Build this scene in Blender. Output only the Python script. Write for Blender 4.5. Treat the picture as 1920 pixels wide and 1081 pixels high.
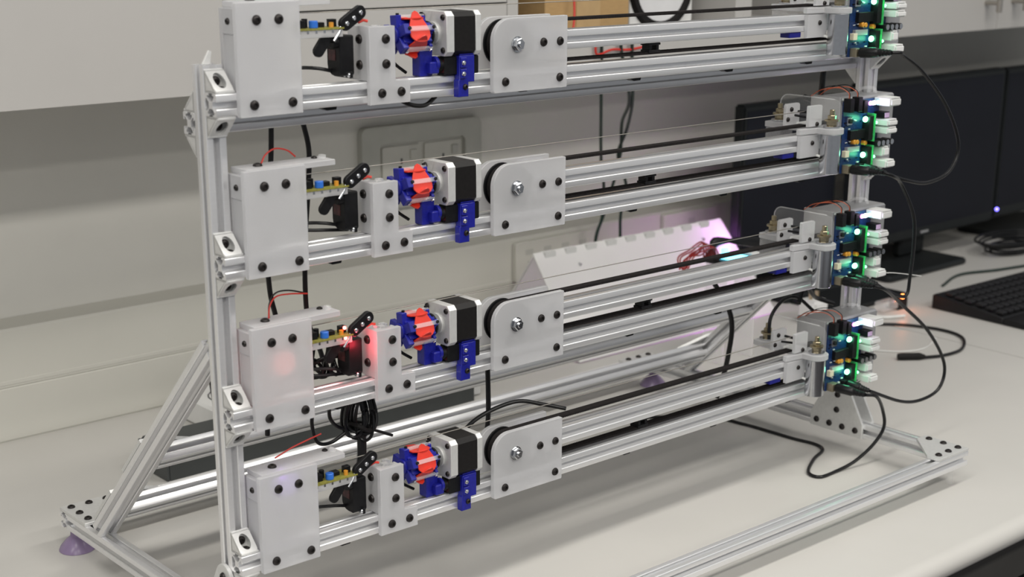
import bpy, bmesh, math, random
from mathutils import Vector, Matrix
random.seed(7)
for o in list(bpy.data.objects): bpy.data.objects.remove(o)
scene = bpy.context.scene
COL = scene.collection
MM = 0.001
TABLE = 545.0          # machine millimetres: bench surface lies at z = -545; world z = (z + 545) mm
def W3(x, y, z): return Vector((x*MM, y*MM, (z + TABLE)*MM))

# ------------------------------------------------------------------ camera
cam_d = bpy.data.cameras.new('camera'); cam = bpy.data.objects.new('camera', cam_d); COL.objects.link(cam)
FPX = 2747.385
RM = Matrix(((0.755587394, 0.626839444, 0.190157832), (-0.655042279, 0.721845723, 0.223289867), (0.002702279, -0.293276428, 0.956023867)))
right, fwd, up = RM.col[0], RM.col[1], RM.col[2]
m = Matrix.Identity(4)
for i in range(3):
    m[i][0] = right[i]; m[i][1] = up[i]; m[i][2] = -fwd[i]
m.translation = Vector((-0.64517907, -1.13457088, 0.16725149 + TABLE*MM))
cam.matrix_world = m
cam_d.sensor_fit = 'HORIZONTAL'; cam_d.sensor_width = 36.0
cam_d.lens = 36.0*FPX/1920.0
cam_d.shift_x = 0.0; cam_d.shift_y = 147.22/1920.0
cam_d.clip_start = 0.05; cam_d.clip_end = 60
cam_d.dof.use_dof = True; cam_d.dof.focus_distance = 1.60; cam_d.dof.aperture_fstop = 7.5
scene.camera = cam

# ------------------------------------------------------------------ light
world = bpy.data.worlds.new('room_light'); scene.world = world; world.use_nodes = True
wb = world.node_tree.nodes['Background']; wb.inputs[0].default_value = (0.93, 0.96, 1.0, 1); wb.inputs[1].default_value = 0.22
def ceiling_lamp(x, y, power):
    d = bpy.data.lights.new('ceiling_panel_light', 'AREA'); d.shape = 'RECTANGLE'; d.size = 1.25; d.size_y = 0.30
    d.energy = power; d.color = (1.0, 0.965, 0.90)
    o = bpy.data.objects.new('ceiling_panel_light', d); COL.objects.link(o); o.location = (x, y, 2.2)
for x in (-2.3, -0.5, 1.3):
    ceiling_lamp(x, -0.65, 14); ceiling_lamp(x, -2.3, 23); ceiling_lamp(x, -3.9, 12)
scene.view_settings.view_transform = 'Standard'; scene.view_settings.look = 'None'
scene.view_settings.gamma = 1; scene.view_settings.use_curve_mapping = False
scene.view_settings.exposure = 0.42

# ------------------------------------------------------------------ materials
MATS = {}
def mat(name, col, rough=0.5, metal=0.0, var=0.06, scale=40.0, bump=0.0, emit=None, es=0.0, transl=0.0, alpha=1.0, trans=0.0, stretch=None, ior=1.45, spec=None):
    if name in MATS: return MATS[name]
    M = bpy.data.materials.new(name); M.use_nodes = True; nt = M.node_tree; N = nt.nodes; L = nt.links
    b = N['Principled BSDF']
    b.inputs['Roughness'].default_value = rough; b.inputs['Metallic'].default_value = metal; b.inputs['IOR'].default_value = ior
    if spec is not None: b.inputs['Specular IOR Level'].default_value = spec
    tc = N.new('ShaderNodeTexCoord'); no = N.new('ShaderNodeTexNoise'); no.inputs['Scale'].default_value = scale; no.inputs['Detail'].default_value = 4
    src = tc.outputs['Object']
    if stretch:
        mp = N.new('ShaderNodeMapping'); mp.inputs['Scale'].default_value = stretch; L.new(src, mp.inputs['Vector']); src = mp.outputs['Vector']
    L.new(src, no.inputs['Vector'])
    cr = N.new('ShaderNodeValToRGB')
    c = Vector(col[:3])
    cr.color_ramp.elements[0].position = 0.3; cr.color_ramp.elements[1].position = 0.7
    cr.color_ramp.elements[0].color = (*[max(0, v*(1-var)) for v in c], 1); cr.color_ramp.elements[1].color = (*[min(1, v*(1+var)) for v in c], 1)
    L.new(no.outputs['Fac'], cr.inputs['Fac']); L.new(cr.outputs['Color'], b.inputs['Base Color'])
    if bump:
        bp = N.new('ShaderNodeBump'); bp.inputs['Strength'].default_value = bump; bp.inputs['Distance'].default_value = 0.001
        L.new(no.outputs['Fac'], bp.inputs['Height']); L.new(bp.outputs['Normal'], b.inputs['Normal'])
    if emit:
        b.inputs['Emission Color'].default_value = (*emit, 1); b.inputs['Emission Strength'].default_value = es
    if trans: b.inputs['Transmission Weight'].default_value = trans
    if alpha < 1: b.inputs['Alpha'].default_value = alpha
    if transl:
        t = N.new('ShaderNodeBsdfTranslucent'); L.new(cr.outputs['Color'], t.inputs['Color'])
        mx = N.new('ShaderNodeMixShader'); mx.inputs[0].default_value = transl
        out = N['Material Output']; L.new(b.outputs[0], mx.inputs[1]); L.new(t.outputs[0], mx.inputs[2]); L.new(mx.outputs[0], out.inputs['Surface'])
    MATS[name] = M; return M
ALU = mat('anodised_aluminium', (0.84, 0.84, 0.85), 0.33, 0.68, 0.02, 300, stretch=(0.05, 1, 1))
ALU_PLATE = mat('bead_blasted_aluminium', (0.70, 0.70, 0.69), 0.45, 0.5, 0.04, 200)
GREYB = mat('grey_aluminium_bracket', (0.46, 0.46, 0.47), 0.45, 0.6, 0.04, 100)
FROST = mat('frosted_acrylic', (0.86, 0.86, 0.875), 0.42, 0, 0.01, 30, transl=0.06, trans=0.62)
CLEAR = mat('clear_acrylic', (0.95, 0.96, 0.97), 0.06, 0, 0.01, 10, alpha=0.06)
CLEARB = mat('clear_plastic_bar', (0.96, 0.96, 0.97), 0.12, 0, 0.01, 10, alpha=0.22)
BOLT = mat('black_oxide_steel', (0.035, 0.031, 0.03), 0.33, 0.6, 0.15, 400)
STEEL = mat('zinc_steel', (0.62, 0.63, 0.65), 0.22, 1.0, 0.05, 200)
CHROME = mat('polished_steel', (0.56, 0.57, 0.59), 0.18, 1.0, 0.03, 200)
BRASS = mat('aged_brass', (0.42, 0.36, 0.24), 0.3, 1.0, 0.08, 200)
BLACKP = mat('black_plastic', (0.009, 0.009, 0.010), 0.42, 0, 0.2, 200, spec=0.22)
MOTORB = mat('motor_lamination', (0.010, 0.009, 0.009), 0.45, 0.0, 0.2, 300, spec=0.25)
RUBBER = mat('black_rubber', (0.012, 0.011, 0.011), 0.62, 0, 0.2, 300, spec=0.2)
BELTM = mat('belt_rubber', (0.016, 0.014, 0.014), 0.8, 0, 0.2, 300, spec=0.12)
BLUE = mat('blue_print_plastic', (0.010, 0.013, 0.25), 0.36, 0, 0.12, 400, bump=0.1)
RED = mat('red_plectrum', (0.66, 0.035, 0.018), 0.4, 0, 0.06, 100)
PCBB = mat('blue_circuit_board', (0.008, 0.03, 0.11), 0.35, 0, 0.55, 500)
PCBY = mat('yellow_circuit_board', (0.24, 0.225, 0.045), 0.42, 0, 0.3, 400)
PCBG = mat('green_driver_board', (0.05, 0.42, 0.12), 0.4, 0, 0.3, 400)
TRIM = mat('blue_trimmer', (0.03, 0.16, 0.62), 0.35)
ORANGE = mat('orange_capacitor', (0.62, 0.27, 0.03), 0.4)
CREAM = mat('cream_connector', (0.72, 0.66, 0.5), 0.45)
NYLON = mat('white_nylon', (0.80, 0.80, 0.79), 0.4, 0, 0.02, 60, transl=0.12)
TAN = mat('jack_metal', (0.32, 0.28, 0.2), 0.35, 0.7)
CABLE = mat('black_cable', (0.008, 0.008, 0.009), 0.33, 0, 0.1, 100, spec=0.35)
CABLEG = mat('dark_green_cable', (0.012, 0.028, 0.022), 0.4, 0, 0.1, 100)
REDW = mat('red_wire', (0.55, 0.03, 0.02), 0.4)
ORW = mat('orange_wire', (0.5, 0.11, 0.05), 0.4)
DREDW = mat('dark_red_wire', (0.26, 0.012, 0.01), 0.4)
WHITEW = mat('white_cable', (0.7, 0.7, 0.68), 0.4)
STRING = mat('wound_string', (0.32, 0.30, 0.27), 0.45, 0.6, 0.1, 900)
PRISM = mat('white_opal_acrylic', (0.88, 0.875, 0.86), 0.4, 0, 0.01, 30, transl=0.3)
JOINT = mat('joint_acrylic', (0.72, 0.72, 0.71), 0.45, 0, 0.02, 30, transl=0.2)
PURPLE = mat('purple_suction_rubber', (0.34, 0.26, 0.42), 0.25, 0, 0.1, 60, transl=0.3)
GLED = mat('green_led', (0.4, 1, 0.7), 0.3, emit=(0.18, 1.0, 0.48), es=9)
GDOT = mat('small_green_led', (0.3, 0.8, 0.5), 0.3, emit=(0.2, 1.0, 0.42), es=3.5)
WLED = mat('white_led', (1, 1, 1), 0.3, emit=(0.85, 0.92, 1.0), es=4)
PLED = mat('pink_led', (1, .5, .9), 0.3, emit=(1.0, 0.22, 0.75), es=2.6)
CLED = mat('cyan_led', (.5, .9, 1), 0.3, emit=(0.15, 0.75, 1.0), es=2.2)
RLED = mat('red_led', (1, .2, .15), 0.3, emit=(1.0, 0.08, 0.06), es=14)
VLED = mat('violet_led', (.6, .3, 1), 0.3, emit=(0.5, 0.2, 1.0), es=4)
OLED = mat('orange_led', (1, .3, .1), 0.3, emit=(1.0, 0.22, 0.05), es=9)
BLED = mat('blue_led', (.3, .3, 1), 0.3, emit=(0.15, 0.12, 1.0), es=5)
DKLABEL = mat('servo_label', (0.06, 0.012, 0.014), 0.4, 0, 0.5, 300)
BENCH = mat('bench_laminate', (0.53, 0.517, 0.49), 0.42, 0, 0.02, 8, bump=0.015)
EDGE = mat('bench_edge', (0.66, 0.65, 0.63), 0.35, 0, 0.02, 8)
DARK = mat('dark_underside', (0.05, 0.048, 0.045), 0.6, 0, 0.1, 10)
FLOORM = mat('dark_floor', (0.02, 0.016, 0.017), 0.6, 0, 0.2, 5)
WALL = mat('painted_wall', (0.66, 0.648, 0.605), 0.6, 0, 0.015, 12, bump=0.02)
TRUNK = mat('trunking_plastic', (0.57, 0.56, 0.51), 0.42, 0, 0.012, 12)
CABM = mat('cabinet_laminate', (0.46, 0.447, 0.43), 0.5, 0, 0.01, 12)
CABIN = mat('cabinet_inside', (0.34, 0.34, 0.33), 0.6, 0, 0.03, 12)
NICKEL = mat('brushed_nickel', (0.45, 0.42, 0.38), 0.35, 0.9, 0.04, 100)
CARD = mat('cardboard', (0.42, 0.27, 0.12), 0.75, 0, 0.07, 60, stretch=(1, 1, 8))
SPKW = mat('speaker_cone', (0.68, 0.68, 0.69), 0.45, 0, 0.03, 40)
SCREEN = mat('monitor_screen', (0.010, 0.011, 0.016), 0.4, 0, 0.1, 6, spec=0.12)
BEZEL = mat('monitor_bezel', (0.014, 0.016, 0.017), 0.45, 0, 0.1, 40, spec=0.22)
KEYM = mat('key_plastic', (0.02, 0.02, 0.022), 0.5, 0, 0.1, 80, spec=0.25)
KBM = mat('keyboard_body', (0.012, 0.012, 0.013), 0.5, 0, 0.1, 60, spec=0.25)
DKGREY = mat('dark_grey_steel', (0.055, 0.06, 0.06), 0.45, 0, 0.05, 30)
SOCKETM = mat('socket_plate', (0.56, 0.55, 0.5), 0.4, 0, 0.02, 30)
SOCKETG = mat('grey_socket_module', (0.45, 0.45, 0.41), 0.4, 0, 0.05, 30)

# ------------------------------------------------------------------ mesh builder (millimetres)
AX = {'x': (1, 2, 0), 'y': (0, 2, 1), 'z': (0, 1, 2)}
def vec(axis, u, v, a):
    r = [0, 0, 0]; i, j, k = AX[axis]; r[i] = u; r[j] = v; r[k] = a; return Vector(r)
class MB:
    def __init__(s): s.bm = bmesh.new()
    def _merge(s, b2, mtx=None):
        if mtx is not None: bmesh.ops.transform(b2, matrix=mtx, verts=b2.verts)
        me = bpy.data.meshes.new('t'); b2.to_mesh(me); b2.free(); s.bm.from_mesh(me); bpy.data.meshes.remove(me); return s
    def box(s, x0, x1, y0, y1, z0, z1, b=0.0, mtx=None, seg=1):
        q = bmesh.new(); bmesh.ops.create_cube(q, size=1)
        for v in q.verts:
            v.co = Vector(((x0+x1)/2 + v.co.x*(x1-x0), (y0+y1)/2 + v.co.y*(y1-y0), (z0+z1)/2 + v.co.z*(z1-z0)))
        if b: bmesh.ops.bevel(q, geom=q.edges[:], offset=b, segments=seg, affect='EDGES', clamp_overlap=True)
        return s._merge(q, mtx)
    def prism(s, poly, axis, a0, a1, b=0.0, mtx=None):
        q = bmesh.new()
        lo = [q.verts.new(vec(axis, u, v, a0)) for u, v in poly]; hi = [q.verts.new(vec(axis, u, v, a1)) for u, v in poly]
        n = len(poly); caps = [q.faces.new(lo[::-1]), q.faces.new(hi)]
        for i in range(n): q.faces.new((lo[i], lo[(i+1) % n], hi[(i+1) % n], hi[i]))
        bmesh.ops.recalc_face_normals(q, faces=q.faces[:])
        if b:
            es = set(e for f in caps for e in f.edges); bmesh.ops.bevel(q, geom=list(es), offset=b, segments=1, affect='EDGES', clamp_overlap=True)
        return s._merge(q, mtx)
    def lathe(s, prof, axis='z', c=(0, 0, 0), seg=20, mtx=None):
        q = bmesh.new(); rings = []
        for r, h in prof:
            if r < 1e-6: rings.append([q.verts.new(Vector(c) + vec(axis, 0, 0, h))])
            else: rings.append([q.verts.new(Vector(c) + vec(axis, r*math.cos(2*math.pi*i/seg), r*math.sin(2*math.pi*i/seg), h)) for i in range(seg)])
        for A, B in zip(rings, rings[1:]):
            for i in range(seg):
                j = (i+1) % seg
                if len(A) == 1 and len(B) == 1: continue
                if len(A) == 1: q.faces.new((A[0], B[i], B[j]))
                elif len(B) == 1: q.faces.new((A[i], A[j], B[0]))
                else: q.faces.new((A[i], A[j], B[j], B[i]))
        if len(rings[0]) > 1: q.faces.new(rings[0])
        if len(rings[-1]) > 1: q.faces.new(rings[-1])
        bmesh.ops.recalc_face_normals(q, faces=q.faces[:]); return s._merge(q, mtx)
    def cyl(s, axis, c, r, h0, h1, seg=20, ch=0.0):
        p = [(0, h0), (r-ch, h0), (r, h0+ch), (r, h1-ch), (r-ch, h1), (0, h1)] if ch else [(0, h0), (r, h0), (r, h1), (0, h1)]
        return s.lathe(p, axis, c, seg)
    def tube(s, pts, r, seg=8, closed=False, smooth=0):
        P = [Vector(p) for p in pts]
        if smooth: P = spline(P, smooth, closed)
        q = bmesh.new(); n = len(P); rings = []; up0 = None
        for i in range(n):
            t = (P[(i+1) % n] - P[i-1]) if (closed or 0 < i < n-1) else (P[1]-P[0] if i == 0 else P[-1]-P[-2])
            t.normalize()
            if up0 is None:
                up0 = Vector((0, 0, 1)) if abs(t.z) < 0.9 else Vector((1, 0, 0))
            a = t.cross(up0)
            if a.length < 1e-4: a = t.orthogonal()
            a.normalize(); up0 = a.cross(t).normalized(); bb = up0
            rr = r[i*len(r)//n] if isinstance(r, (list, tuple)) else r
            rings.append([q.verts.new(P[i] + (a*math.cos(2*math.pi*k/seg) + bb*math.sin(2*math.pi*k/seg))*rr) for k in range(seg)])
        R = rings + ([rings[0]] if closed else [])
        for A, B in zip(R, R[1:]):
            for k in range(seg): q.faces.new((A[k], A[(k+1) % seg], B[(k+1) % seg], B[k]))
        if not closed: q.faces.new(rings[0]); q.faces.new(rings[-1])
        bmesh.ops.recalc_face_normals(q, faces=q.faces[:]); return s._merge(q)
    def ball(s, c, r, seg=12, sc=(1, 1, 1)):
        q = bmesh.new(); bmesh.ops.create_uvsphere(q, u_segments=seg, v_segments=max(6, seg//2), radius=r)
        return s._merge(q, Matrix.Translation(Vector(c)) @ Matrix.Diagonal((*sc, 1)))
    def ringface(s, outer, inner, axis, a0, a1, mtx=None):
        """plate with one hole: outer and inner have the same number of points"""
        q = bmesh.new(); n = len(outer)
        o0 = [q.verts.new(vec(axis, u, v, a0)) for u, v in outer]; o1 = [q.verts.new(vec(axis, u, v, a1)) for u, v in outer]
        i0 = [q.verts.new(vec(axis, u, v, a0)) for u, v in inner]; i1 = [q.verts.new(vec(axis, u, v, a1)) for u, v in inner]
        for k in range(n):
            j = (k+1) % n
            q.faces.new((o0[k], o0[j], i0[j], i0[k])); q.faces.new((o1[k], i1[k], i1[j], o1[j]))
            q.faces.new((o0[k], o1[k], o1[j], o0[j])); q.faces.new((i0[k], i0[j], i1[j], i1[k]))
        bmesh.ops.recalc_face_normals(q, faces=q.faces[:]); return s._merge(q, mtx)
    def mesh(s, name, mats, ang=32):
        bm = s.bm; bmesh.ops.scale(bm, vec=(MM, MM, MM), verts=bm.verts)
        for f in bm.faces: f.smooth = True
        for e in bm.edges:
            if len(e.link_faces) == 2 and e.calc_face_angle(0) > math.radians(ang): e.smooth = False
        me = bpy.data.meshes.new(name); bm.to_mesh(me); bm.free(); me.materials.append(mats); return me
    def build(s, name, material, parent=None, ang=32, loc=None):
        me = s.mesh(name, material, ang); return put(name, me, parent, loc)
def put(name, me, parent=None, loc=None, rot=None):
    o = bpy.data.objects.new(name, me); COL.objects.link(o); o.parent = parent
    if loc is not None: o.location = Vector(loc)*MM
    if rot is not None: o.rotation_euler = rot
    return o
def spline(P, k, closed=False):
    n = len(P); out = []
    for i in range(n if closed else n-1):
        p0 = P[i-1] if (closed or i > 0) else P[0]*2-P[1]
        p1 = P[i]; p2 = P[(i+1) % n]; p3 = P[(i+2) % n] if (closed or i+2 < n) else P[-1]*2-P[-2]
        for j in range(k):
            t = j/k
            out.append(0.5*((2*p1)+(p2-p0)*t+(2*p0-5*p1+4*p2-p3)*t*t+(3*p1-p0-3*p2+p3)*t**3))
    if not closed: out.append(P[-1])
    return out
def thing(name, loc, label, cat, group=None):
    o = bpy.data.objects.new(name, None); COL.objects.link(o); o.location = Vector(loc)*MM; o.empty_display_size = 0.03
    return tag(o, label, cat, group)
def tag(o, label, cat, group=None):
    o['label'] = label; o['category'] = cat
    if group: o['group'] = group
    return o
def struct(o, label=None):
    o['kind'] = 'structure'
    if label: o['label'] = label
    return o
def arc(cx, cy, r, a0, a1, n):
    return [(cx+r*math.cos(math.radians(a0+(a1-a0)*i/n)), cy+r*math.sin(math.radians(a0+(a1-a0)*i/n))) for i in range(n+1)]
def rrect(x0, x1, y0, y1, r, n=3):
    r4 = r if isinstance(r, (list, tuple)) else (r, r, r, r)      # BL, BR, TR, TL
    return arc(x0+r4[0], y0+r4[0], r4[0], 180, 270, n)+arc(x1-r4[1], y0+r4[1], r4[1], 270, 360, n)+arc(x1-r4[2], y1-r4[2], r4[2], 0, 90, n)+arc(x0+r4[3], y1-r4[3], r4[3], 90, 180, n)

# T-slot section, 20 x 20 mm, centred
def tslot():
    side = [(-8.8, 10), (-3.9, 10), (-3.1, 9.2), (-3.1, 8.3), (-5.7, 8.3), (-5.7, 6.4), (-2.6, 3.2), (2.6, 3.2), (5.7, 6.4), (5.7, 8.3), (3.1, 8.3), (3.1, 9.2), (3.9, 10), (8.8, 10), (9.4, 9.84), (9.84, 9.4)]
    out = []
    for k in range(4):
        a = -math.pi/2*k; c, s_ = round(math.cos(a)), round(math.sin(a))
        out += [(u*c-v*s_, u*s_+v*c) for u, v in side]
    return out
TS = tslot()
def rail(axis, u, v, a0, a1, mb=None, mtx=None):
    mb = mb or MB(); return mb.prism([(p+u, q+v) for p, q in TS], axis, a0, a1, mtx=mtx)

# button-head bolt, head towards -y, seat at y = 0
def bolt_mesh(name, material, r=4.5, h=2.6, sock=1.9):
    b = MB(); b.lathe([(0, -h+1.4), (sock*0.9, -h+1.4), (sock, -h), (r*0.55, -h), (r*0.85, -h*0.72), (r, -h*0.2), (r, 0), (0, 0)], 'y', seg=18)
    return b.mesh(name, material)
BOLTME = bolt_mesh('bolt', BOLT); BOLTS = bolt_mesh('small_bolt', BOLT, 3.0, 2.0, 1.3); BOLTC = bolt_mesh('silver_screw', STEEL, 2.4, 1.6, 0.9)
ROT = {'-y': (0, 0, 0), '-x': (0, 0, -math.pi/2), '+x': (0, 0, math.pi/2), '+z': (-math.pi/2, 0, 0), '+y': (0, 0, math.pi), '-z': (math.pi/2, 0, 0)}
def bolt(parent, p, d='-y', me=None, name='bolt', rot=None): return put(name, me or BOLTME, parent, p, rot if rot is not None else ROT[d])

# corner bracket mesh: corner line along x at y=20,z=0 ; leg on floor (z=0) going to y=0, leg on wall (y=20) going to z=20; x 0..20
def bracket_mesh(h=20):
    b = MB(); b.box(0.6, 19.4, 0.5, 20, 0, 2.6, 0.3); b.box(0.6, 19.4, 17.4, 20, 0, h-0.5, 0.3)
    tri = [(0.8, 0), (20, 0), (20, h-0.8)]
    b.prism(tri, 'x', 0.6, 2.6); b.prism(tri, 'x', 17.4, 19.4)
    n = 24; L = 13.4
    inner = [(10+5.4*math.cos(2*math.pi*i/n), 8.6*math.sin(2*math.pi*i/n)) for i in range(n)]
    def rect(t):
        c, s_ = math.cos(t), math.sin(t); k = min(9.4/max(abs(c), 1e-6), L/max(abs(s_), 1e-6)); return (10+c*k, s_*k)
    outer = [rect(2*math.pi*i/n) for i in range(n)]
    mt = Matrix.Translation((0, 10.2, 10.2)) @ Matrix.Rotation(math.radians(45), 4, 'X')
    b.ringface(outer, inner, 'z', -1.6, 0.6, mt)
    return b.mesh('corner_bracket', ALU_PLATE)
BRK = bracket_mesh()
def bracket(parent, loc, flip=False, back=False, name='corner_bracket'):
    o = put(name, BRK, parent, loc)
    if flip: o.scale = (1, 1, -1)
    if back: o.scale = (1, -1, o.scale.z)
    s = put('bolt', BOLTME, o, (10, 17.2, 9.5), ROT['-y']); s2 = put('bolt', BOLTME, o, (10, 9, 2.8), ROT['+z'])
    return o

# ------------------------------------------------------------------ the setting
XR0, XR1 = 969.5, 989.5
WALLY, TRY = 867.0, 807.0
b = MB(); b.box(-3000, 5000, -4500, WALLY+40, -1300, -1270); struct(b.build('floor', FLOORM, loc=(0, 0, TABLE)), 'dark floor under the bench')
b = MB(); b.box(-3000, 5000, WALLY, WALLY+60, -1270, 1400); struct(b.build('wall_back', WALL, loc=(0, 0, TABLE)), 'pale grey painted wall behind the bench')
def trunking():
    b = MB()
    b.prism([(TRY, -545), (TRY, -545+3), (TRY-1.5, -545+3), (TRY-1.5, -545+14), (TRY, -541+14), (TRY, -468), (TRY+1.2, -467), (TRY+1.2, -466), (TRY, -465), (TRY, -385), (TRY+2.5, -381.7), (WALLY-1, -381.7), (WALLY-1, -545)], 'x', -2500, 4500)
    return b.build('trim_1', TRUNK, loc=(0, 0, TABLE))
tr = struct(trunking(), 'cream plastic dado trunking along the wall')
b = MB(); b.box(-2500, 4500, TRY-0.7, TRY+0.5, -462.0, -456, 0.3); b.build('cover_lip', TRUNK, tr)
# bench: two tops that meet at a seam
def bench(x0, x1, label):
    t = thing('bench', ((x0+x1)/2, 300, -725), label, 'bench', 'laminate bench tops')
    off = Vector(((x0+x1)/2, 300, -725))
    def L(o): o.location = (Vector((0, 0, TABLE)) - off)*MM; return o
    b = MB(); b.prism([(WALLY-1, -545), (-268, -545)]+arc(-270, -561, 16, 90, 270, 8)[1:]+[(WALLY-1, -577)], 'x', x0, x1); L(b.build('bench_top', BENCH, t))
    b = MB(); b.box(x0+20, x1-20, -238, -222, -662, -577.2); L(b.build('apron', DARK, t))
    for x in (x0+30, x1-90):
        for y in (-200, 760):
            b = MB(); b.box(x, x+60, y, y+60, -1270, -577.2, 3); L(b.build('leg', DARK, t))
    return t
bench(-1900, 1571.5, 'long pale laminate bench top under the aluminium instrument'); bench(1573.5, 4400, 'pale laminate bench top under the computer keyboard, past the seam')

# wall cabinets
CF = 550.0; CB = -51.0; CT = 760.0
def cab(name, x0, x1, label, kind):
    t = thing(name, (x0, CF, CB+TABLE), label, 'cabinet', 'wall cabinets above the bench')
    def L(o): o.location = -Vector((x0, CF, CB))*MM; return o
    if kind == 'open':
        fl = -16
        b = MB(); b.box(x0, x1, CF, WALLY-1, CB, fl, 0.6); L(b.build('bottom_panel', CABM, t))
        b = MB(); b.box(x0, x0+21, CF, WALLY-1, fl, CT, 0.6); L(b.build('side_panel', CABM, t))
        b = MB(); b.box(x1-21, x1, CF, WALLY-1, fl, CT, 0.6); L(b.build('side_panel', CABM, t))
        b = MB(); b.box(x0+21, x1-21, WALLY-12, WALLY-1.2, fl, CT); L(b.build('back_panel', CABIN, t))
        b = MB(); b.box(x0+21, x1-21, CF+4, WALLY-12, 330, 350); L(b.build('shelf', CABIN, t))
    else:
        b = MB(); b.box(x0+0.5, x1-0.5, CF+19, WALLY-1, CB, CT); L(b.build('carcass', CABM, t))
        n = 2 if kind == 'pair' else 1; w = (x1-x0)/n
        for i in range(n):
            z0 = CB
            if kind == 'split':
                b = MB(); b.box(x0+1, x1-1, CF, CF+18.5, CB, 45.2, 0.8); L(b.build('lower_panel', CABM, t)); z0 = 47.6
            b = MB(); b.box(x0+i*w+1.2, x0+(i+1)*w-1.2, CF, CF+18.5, z0, CT, 0.8); d = L(b.build('door', CABM, t))
            if kind == 'pair':
                hx = x0+(i+1)*w-50 if i == 0 else x0+i*w+50
                b = MB(); b.cyl('z', (hx, CF-32, 0), 6, -14, 150, 12, 1); b.cyl('y', (hx, 0, 4), 4.5, CF-32, CF, 10); b.cyl('y', (hx, 0, 128), 4.5, CF-32, CF, 10)
                h = b.build('handle', NICKEL, d)
    return t
cab('wall_cabinet', -1500, 332, 'plain white wall cabinet door at the far left', 'plain')
cab('wall_cabinet', 332, 807, 'white wall cabinet with a separate lower panel behind the top pick wheel', 'split')
cab('open_cabinet', 807, 1340, 'open white cabinet holding a cardboard box and a speaker', 'open')
cab('open_cabinet', 1340, 1690, 'open cabinet bay with nothing in it, behind the top solenoids', 'open')
cab('wall_cabinet', 1690, 2590, 'white double-door wall cabinet with bar handles above the monitors', 'pair')
cab('wall_cabinet', 2590, 3490, 'white double-door wall cabinet beyond the right edge', 'pair')

# ------------------------------------------------------------------ the aluminium stand
BT, BB = -499.0, -519.0            # top and underside of the base rails
frame = thing('instrument_stand', (0, 0, 0), 'aluminium T-slot stand with two posts, diagonal braces and a rectangular base', 'stand')
FO = Vector((0, 0, TABLE))
def F(o): o.location = FO*MM; return o
PX = ((0.0, 20.0), (XR0, XR1))
for x0, x1 in PX:
    F(rail('z', x0+10, 30, BT, 43.0).build('post', ALU, frame))
    F(rail('y', x0+10, -509, -145, 397).build('base_rail', ALU, frame))
F(rail('x', -155, -509, 0, XR1).build('base_rail', ALU, frame))
F(rail('x', 407, -509, 0, XR1).build('base_rail', ALU, frame))
# diagonal braces: centre line y + z = -173
for x0, x1 in PX:
    L = 372.0; mid = Vector((x0+10, 184.5, -357.5))
    mt = Matrix.Translation(mid) @ Matrix.Rotation(math.radians(45), 4, 'X')
    b = MB(); b.prism(TS, 'z', -L/2-10, L/2+9, mtx=mt)
    q = b.bm     # mitre the ends: flat on the base rail, flat on the post
    g = q.verts[:]+q.edges[:]+q.faces[:]
    r = bmesh.ops.bisect_plane(q, geom=g, plane_co=(0, 0, BT+0.1), plane_no=(0, 0, -1), clear_outer=True); bmesh.ops.holes_fill(q, edges=[e for e in q.edges if e.is_boundary])
    g = q.verts[:]+q.edges[:]+q.faces[:]
    bmesh.ops.bisect_plane(q, geom=g, plane_co=(0, 40.1, 0), plane_no=(0, -1, 0), clear_outer=True); bmesh.ops.holes_fill(q, edges=[e for e in q.edges if e.is_boundary])
    F(b.build('brace', ALU, frame))
    # joining plates on the back face of the brace
    for yc in (211.0, 292.0):
        zc = -173-yc
        mt = Matrix.Translation((x0+10, yc+7.1, zc+7.1)) @ Matrix.Rotation(math.radians(45), 4, 'X')
        s = 1 if x0 < 100 else -1
        b = MB(); b.prism([(-10*s, -33), (10*s, -33), (56*s, -10), (56*s, 10), (10*s, 33), (-10*s, 33)], 'z', 0, 4)
        mt2 = Matrix.Translation((x0+10, yc+7.1, zc+7.1)) @ Matrix.Rotation(math.radians(-45), 4, 'X')
        bmesh.ops.transform(b.bm, matrix=mt2, verts=b.bm.verts[:])
        if True: F(b.build('joining_plate', ALU_PLATE, frame))
        else:
            b.bm.free(); b = MB(); b.prism([(-9.5, -33), (9.5, -33), (9.5, 33), (-9.5, 33)], 'z', 0, 4)
            bmesh.ops.transform(b.bm, matrix=mt2, verts=b.bm.verts[:]); F(b.build('joining_plate', ALU_PLATE, frame))
# cross rail between the braces, turned 45 degrees
for cy_, cz_ in ((204, -377), (286, -459)):
    mt = Matrix.Translation((0, cy_, cz_)) @ Matrix.Rotation(math.radians(45), 4, 'X')
    b = MB(); b.prism(TS, 'x', 20.2, XR0-0.2, mtx=mt); F(b.build('cross_rail', ALU, frame))
# cross rail behind the posts near the top
F(rail('x', 50.2, -10, 0, XR1).build('cross_rail', ALU, frame))
for x0, x1 in PX:
    for s in (1, -1):
        o = put('corner_bracket', BRK, frame, Vector((x0, 60.2, 0 if s > 0 else -20))+FO); o.scale = (1, -1, s)
# corner plates with five bolts each
def corner_plate(x, y, sx, sy):
    poly = [(x, y), (x+sx*66, y), (x+sx*66, y+sy*19), (x+sx*20, y+sy*66), (x, y+sy*66)]
    b = MB(); b.prism(poly, 'z', BT+0.1, BT+4, 0.4); p = F(b.build('corner_plate', ALU_PLATE, frame))
    for dx, dy in ((10, 10), (32, 10), (54, 10), (10, 32), (10, 54)):
        bolt(p, (x+sx*dx, y+sy*dy, BT+4.1), '+z')
corner_plate(0, 417, 1, -1); corner_plate(XR1, -165, -1, 1); corner_plate(XR1, 417, -1, -1); corner_plate(0, -165, 1, 1)
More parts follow.
